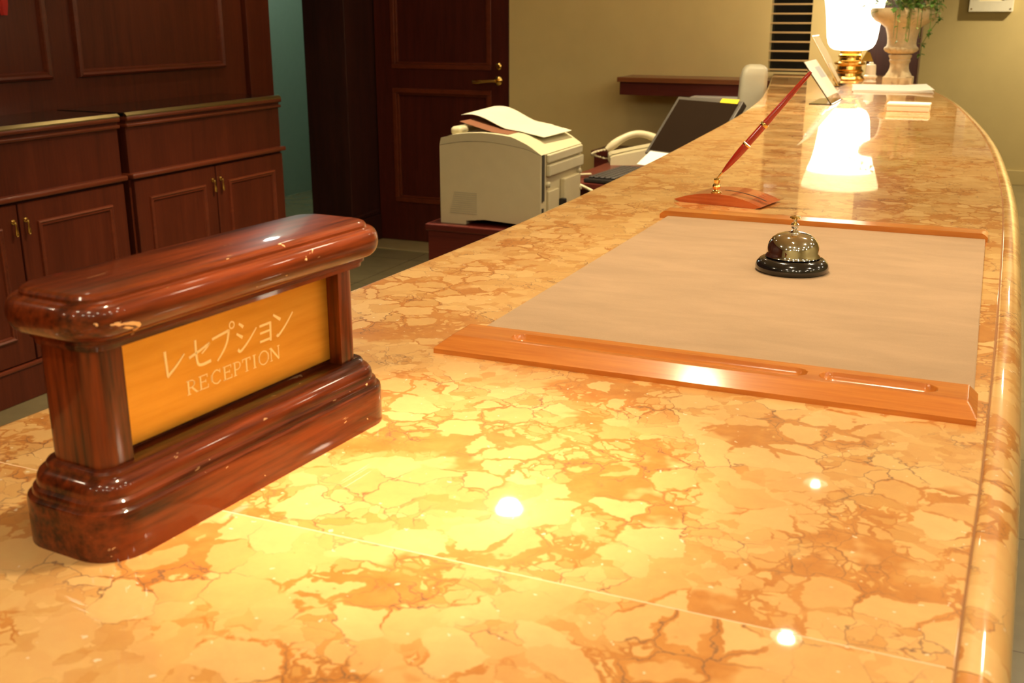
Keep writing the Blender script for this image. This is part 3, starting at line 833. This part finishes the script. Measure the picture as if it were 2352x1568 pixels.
# low credenza under the shelf
cr = empty('credenza', (-1.50, BY - .004, 0), 0, 'low dark red credenza against the cream back wall behind the telephone', 'credenza')
MB().box((-.44, -.30, .05), (.40, -.02, .64), .004).build('body', 'desk_wood', cr, False)
MB().box((-.455, -.31, .6405), (.41, -.02, .668), .004).build('top', 'desk_wood', cr, False)
MB().box((-.43, -.28, 0), (.39, -.03, .05)).build('plinth', 'black_plastic', cr, False)
# file box with white binder on it
fb = empty('file_box', (-1.20, 5.62, .668), 0, 'black file box on the credenza below the wall shelf', 'box')
MB().box((-.14, -.09, 0), (.13, .09, .27), .004).build('box', 'black_plastic', fb, False)
MB().box((-.145, -.0955, .2705), (.135, .095, .284), .004).build('lid', 'grey_bezel', fb, False)
bd = MB().box((-.20, -.085, 0), (.15, .09, .018), .003).build('white_binder', 'paper', None, False, (-1.215, 5.61, .9525))
props(bd, 'white binder lying on the black file box below the shelf', 'binder')

# printer stand and printer
ps = empty('printer_stand', (-1.62, 3.70, 0), 0, 'low dark red cabinet carrying the beige printer', 'cabinet')
MB().box((-.228, -.235, .05), (.225, .265, .615), .003).build('body', 'desk_wood', ps, False)
MB().box((-.236, -.243, .6155), (.230, .27, .640), .004).build('top', 'desk_wood', ps, False)
MB().box((-.21, -.21, 0), (.21, .25, .05)).build('plinth', 'black_plastic', ps, False)
PZ = .6405
pt = empty('laser_printer', (-1.6135, 3.70, PZ), 0, 'beige laser printer on the low dark red cabinet', 'printer')
hw = .1975
def topz(x):     # gentle arch of the lid seen from the side
    t = (x + hw) / (2 * hw)
    return .283 + .022 * math.sin(PI * min(1, t * 1.15 + .0)) ** 1 * (1 - .25 * t) if t * 1.15 < 1 else .283 - .02 * (t * 1.15 - 1) / .15
Y0, Y1 = -.20, .212
side = [(-hw, 0), (-.095, 0), (-.095, .014), (-.02, .022), (.06, .018), (hw - .03, .012), (hw, .012)]
top = [(hw - 2 * hw * k / 20, topz(hw - 2 * hw * k / 20)) for k in range(21)]
poly = side + [(hw, .26)] + top
MB().prism(side + [(x, z - .001) for x, z in top], Y0, Y1, 'y').build('body', 'beige', pt, True, None, 30)
lid = [(x * 1.003, z + .0005) for x, z in reversed(top)]
lidp = lid + [(x * .985 + (.006 if x > 0 else .003), z + .030 * min(1, (k + .3) / 6.) - .004 * (k > 18)) for k, (x, z) in enumerate(top)]
MB().prism(lidp, Y0 + .001, Y1 - .002, 'y').build('lid', 'beige_light', pt, True, None, 30)
MB().box((-hw + .012, Y0 + .06, .312), (-hw + .06, Y1 - .08, .344), .014, 4).build('output_bump', 'beige_light', pt)
# louvre lines on the side
lv = MB()
for i in range(11):
    lv.box((-.160 + .002 * i, Y0 - .0012, .040 + .0075 * i), (-.050, Y0 + .001, .0415 + .0075 * i))
lv.build('vent', 'beige_grey', pt, False)
# rear side facing the counter
MB().box((hw + .0005, Y0 + .012, .10), (hw + .004, Y0 + .03, .265)).box((hw + .0005, Y0 + .012, .012), (hw + .004, Y0 + .025, .075)).build('side_slot', 'slot', pt, False)
MB().box((hw + .0005, Y0 + .05, .185), (hw + .016, Y1 - .01, .225), .004).box((hw + .0005, Y0 + .05, .232), (hw + .012, Y1 - .012, .262), .004).build('rear_cover', 'beige_light', pt, False)
MB().box((hw + .0005, Y0 + .06, .02), (hw + .010, Y0 + .16, .13), .003).box((hw + .0005, Y0 + .19, .03), (hw + .02, Y1 - .06, .16), .004).build('rear_panel', 'beige', pt, False)
for yy, zz in ((Y0 + .06, .155), (Y1 - .035, .165), (Y1 - .03, .10)):
    MB().lathe([(.010, 0), (.011, .008), (.007, .014)], (hw + .0005, yy, zz), 16, mat=Matrix.Rotation(PI / 2, 3, 'Y')).build('latch', 'beige_light', pt)
MB().box((hw + .006, Y0 + .165, .055), (hw + .03, Y0 + .188, .09), .004).build('power_plug', 'black_plastic', pt, False)
# curled paper and brown sheet on the printer
def lidtop(x):
    k = (hw - x) / (2 * hw) * 20
    return topz(x) + .030 * min(1, (k + .3) / 6.)
pc = MB(); rings = []
for k in range(25):
    t = k / 24
    x = -.165 + .325 * t
    zz = .345 + .036 * math.cos(t * PI * .95) + .006 * math.sin(t * 9)
    zz = max(zz, lidtop(x) + .0050)
    rings.append([(x, Y0 + .115 + .01 * t, zz), (x + .006, Y1 - .020, zz + .010 * (1 - t)), (x + .006, Y1 - .020, zz + .0015 + .010 * (1 - t)), (x, Y0 + .115 + .01 * t, zz + .0015)])
o = pc.loft(rings).build('printed_sheets', 'printer_paper', None, True, (-1.6135, 3.70, PZ))
props(o, 'curled white sheets lying on top of the beige printer', 'papers')
pb = MB(); rings = []
for k in range(13):
    t = k / 12; x = -.130 + .19 * t
    zz = max(.366 - .048 * t, lidtop(x) + .0012)
    rings.append([(x, Y0 + .030, zz), (x, Y1 - .10, zz), (x, Y1 - .10, zz + .0012), (x, Y0 + .030, zz + .0012)])
o = pb.loft(rings).build('brown_folder', 'brown_sheet', None, True, (-1.6135, 3.70, PZ))
props(o, 'brown folder tilted under the white sheets on the printer', 'folder')

# desk
dk = empty('desk', (-1.20, 4.75, 0), 0, 'dark red wooden desk behind the counter carrying keyboard and monitor', 'desk')
MB().box((-.345, -.755, .712), (.215, .60, .74), .004).build('top', 'desk_wood', dk, False)
MB().box((-.335, -.735, .05), (.205, .59, .7115), .003).build('body', 'desk_wood', dk, False)
MB().box((-.32, -.71, 0), (.20, .57, .05)).build('plinth', 'black_plastic', dk, False)
for z0, z1 in ((.50, .685), (.29, .485), (.075, .275)):
    d_ = MB().box((-.31, -.752, z0), (.19, -.7355, z1), .004).build('drawer', 'desk_wood', dk, False)
    for xx in (-.285, .16):
        MB().lathe([(.006, 0), (.006, .008), (.012, .014), (.010, .022), (.004, .024)], (xx, -.752, (z0 + z1) / 2 + .035), 18, mat=rx).build('knob', 'brass', d_)
# keyboard
kb = empty('keyboard', (-1.352, 4.185, .74), math.radians(52), 'black computer keyboard on the dark red desk', 'keyboard')
MB().box((-.19, -.072, 0), (.19, .072, .018), .005).build('case', 'black_plastic', kb, False)
ky = MB()
for r in range(5):
    for q in range(16):
        ky.box((-.178 + q * .0223, -.060 + r * .0238, .018), (-.178 + q * .0223 + .018, -.060 + r * .0238 + .0195, .026), .002, 1)
ky.build('keys', 'key', kb, False)
kb.rotation_euler.z = math.radians(86)
# telephone
ph = empty('telephone', (-1.435, 4.66, .74), math.radians(22), 'white desk telephone with handset behind the keyboard', 'telephone')
MB().prism([(-.11, 0), (.11, 0), (.11, .070), (.09, .076), (-.10, .038), (-.11, .03)], -.10, .10, 'y').build('base', 'beige_light', ph, False)
hs = MB(); hs.tube([(-.125 + .25 * t, -.055, .062 + .030 * t + .055 * math.sin(PI * t)) for t in [k / 14 for k in range(15)]], [.012, .018, .019, .017, .0155, .015, .015, .015, .015, .015, .0155, .017, .019, .018, .012], 14)
hs.build('handset', 'beige_light', ph)
cd = MB(); cpts = []
for k in range(60):
    t = k / 59
    cpts.append((-.125 - .06 * math.sin(t * PI) + .008 * math.cos(k * 1.3), -.055 + .03 * t + .008 * math.sin(k * 1.3), .045 * (1 - t) + .02))
cd.tube(cpts, .003, 6); cd.build('coiled_cord', 'beige_light', ph)
# cable from the printer over the desk edge
cbm = MB(); cbm.tube([(-1.372, 3.935, .72), (-1.45, 3.965, .742), (-1.50, 3.982, .76), (-1.515, 4.02, .764), (-1.50, 4.10, .754), (-1.47, 4.18, .748)], .0055, 10)
cbm.tube([(-1.372, 3.935, .72), (-1.370, 3.945, .66), (-1.370, 3.95, .50), (-1.370, 3.95, .20), (-1.370, 3.955, .006)], .0055, 10)
o = cbm.build('printer_cable', 'beige_light'); props(o, 'pale cable curving from the printer over the desk corner', 'cable')
# monitor
mo = empty('monitor', (-1.2814, 4.3059, .83), -.4797, 'flat black computer monitor tilted far back on the desk', 'monitor')
tl = .7123
R = Matrix.Rotation(-tl, 3, 'X')
W, Hh = .345, .29
MB().box((0, 0, 0), (W, .030, Hh), .004, 2, R, (0, 0, 0)).build('bezel', 'grey_bezel', mo, False)
MB().box((.016, -.0012, .018), (W - .016, .002, Hh - .016), 0, 1, R, (0, 0, 0)).build('screen', 'screen', mo, False)
MB().box((.05, .030, .05), (W - .05, .055, Hh - .05), .012, 2, R, (0, 0, 0)).build('rear_housing', 'black_plastic', mo, False)
MB().tube([(W / 2, .065, .055), (W / 2, .11, .02), (W / 2, .12, -.085)], .018, 12).lathe([(.085, -.0895), (.085, -.083), (.02, -.078)], (W / 2, .11, 0), 32).build('stand', 'black_plastic', mo)
tfm = Matrix.Translation(mo.location) @ Matrix.Rotation(-.4797, 4, 'Z') @ Matrix.Rotation(-tl, 4, 'X')
nt_ = MB().box((0, 0, 0), (.088, .0015, .020), 0)
o = nt_.build('sticky_note', 'yellow', None, False); o.matrix_world = tfm @ Matrix.Translation((.236, -.0030, .273)); props(o, 'yellow sticky note at the monitor top right corner', 'note')
# paper below the monitor
wpn = MB().box((-.05, -.045, 0), (.085, .045, .003), 0)
o = wpn.build('white_booklet', 'paper', None, False, (-1.225, 4.235, .815)); 
o.rotation_euler = (.55, 0, math.radians(-28)); props(o, 'white booklet leaning under the monitor front', 'booklet')
# terminal
te = empty('terminal', (-.945, 4.74, .74), math.radians(16), 'tall beige rounded terminal standing behind the monitor beside the counter', 'terminal')
MB().loft([[(x * s + ox_, y * s2, z) for x, y in rrect(.115, .12, .022, 6)] for z, s, s2, ox_ in ((0, .95, 1, 0), (.01, 1, 1, 0), (.30, .98, .98, .003), (.385, .95, .95, .006), (.412, .86, .88, .009), (.426, .66, .7, .010), (.431, .4, .4, .010))]).build('housing', 'beige_grey', te, True, None, 50)
MB().box((.0525, -.03, .25), (.058, .03, .36), .002).build('side_grille', 'slot', te, False)

# ------------------------------------------------------------------ lights: recessed downlights that the counter and bell reflect
LC = (1.0, .80, .50)
def downlight(x, y, power, size=80, aim=None, blend=.6, rad=.03, br=.03):
    f = empty('recessed_downlight', (x, y, CEIL), 0, 'round recessed ceiling downlight', 'downlight', 'ceiling downlights')
    k = max(1, br / .042)
    MB().lathe([(r * k, z) for r, z in ((.062, -.001), (.062, -.006), (.050, -.010), (.046, -.006), (.046, -.001))], seg=28, cap0=False, cap1=False).build('trim_ring', 'white_frame', f)
    MB().lathe([(br, -.001), (br * .95, -br * .35), (br * .75, -br * .75), (br * .3, -br)], seg=20).build('bulb', 'bulb', f)
    if power:
        l = bpy.data.lights.new('downlight_lamp', 'SPOT'); l.energy = power; l.color = LC
        l.spot_size = math.radians(size); l.spot_blend = blend; l.shadow_soft_size = rad
        o = bpy.data.objects.new('downlight_lamp', l); COL.objects.link(o)
        o.location = (x, y, CEIL - br - rad - .004)
        if aim:
            o.rotation_mode = 'QUATERNION'
            o.rotation_quaternion = (Vector(aim) - Vector(o.location)).to_track_quat('-Z', 'Y')
downlight(-.20, .84, 150, 18, (-.335, .60, TOP), 1.0)
downlight(-.12, .72, 37, 75)  # extra wide lamp beside the key, added to brighten the counter front
downlight(-.60, 1.87, 58, 80)
downlight(-.400, 3.118, 60, 80, br=.026, rad=.02)
downlight(-.493, 4.361, 55, 80, br=.018, rad=.015)
downlight(-1.587, 3.615, 160, 100, rad=.045, br=.05)
downlight(-2.3, 2.2, 11, 100)
downlight(-2.9, 4.4, 14, 100)
downlight(1.2, 1.2, 14, 110, br=.08)
downlight(1.2, 3.8, 80, 110, br=.08)
downlight(.75, 6.4, 90, 110, br=.08)
downlight(1.1, 9.15, 210, 130, br=.08)
downlight(1.2, -1.8, 22, 120, br=.08)
downlight(-1.5, -1.8, 12, 120, br=.08)
for x, y in ((2.6, 1.2), (2.6, 3.8), (1.2, -.6), (2.6, -.6), (-.45, -.6), (-2.2, -.2), (.35, 2.5), (.3, -.6), (1.9, .3), (1.9, 2.5), (.5, -1.8), (1.9, -1.8), (-.4, -2.4), (3.3, .3), (3.3, 2.5)):
    downlight(x, y, 0, br=.08)
def point(name, loc, power, col, r=.1):
    l = bpy.data.lights.new(name, 'POINT'); l.energy = power; l.color = col; l.shadow_soft_size = r
    o = bpy.data.objects.new(name, l); COL.objects.link(o); o.location = loc
point('passage_lamp', (-4.7, 6.6, 2.5), 17, (.80, 1.0, .92), .08)

w = bpy.data.worlds.new('world'); scn.world = w; w.use_nodes = True
w.node_tree.nodes['Background'].inputs[0].default_value = (1, .82, .55, 1)
w.node_tree.nodes['Background'].inputs[1].default_value = .02

# ------------------------------------------------------------------ camera
cam = bpy.data.cameras.new('camera'); co = bpy.data.objects.new('camera', cam); COL.objects.link(co)
cam.sensor_width = 36; cam.lens = 2470 / 2352 * 36
cam.clip_start = .02
co.location = (0, 0, 1.38)
co.rotation_euler = (PI / 2 - math.atan(754 / 2470), 0, math.radians(23.54))
cam.dof.use_dof = True; cam.dof.focus_distance = 1.25; cam.dof.aperture_fstop = 16
scn.camera = co

scn.view_settings.view_transform = 'Standard'
scn.view_settings.look = 'None'
scn.view_settings.exposure = .55
scn.view_settings.gamma = 1
scn.cycles.max_bounces = 10
scn.cycles.sample_clamp_indirect = 8
scn.cycles.caustics_reflective = False
scn.cycles.caustics_refractive = False
scn.cycles.use_denoising = True
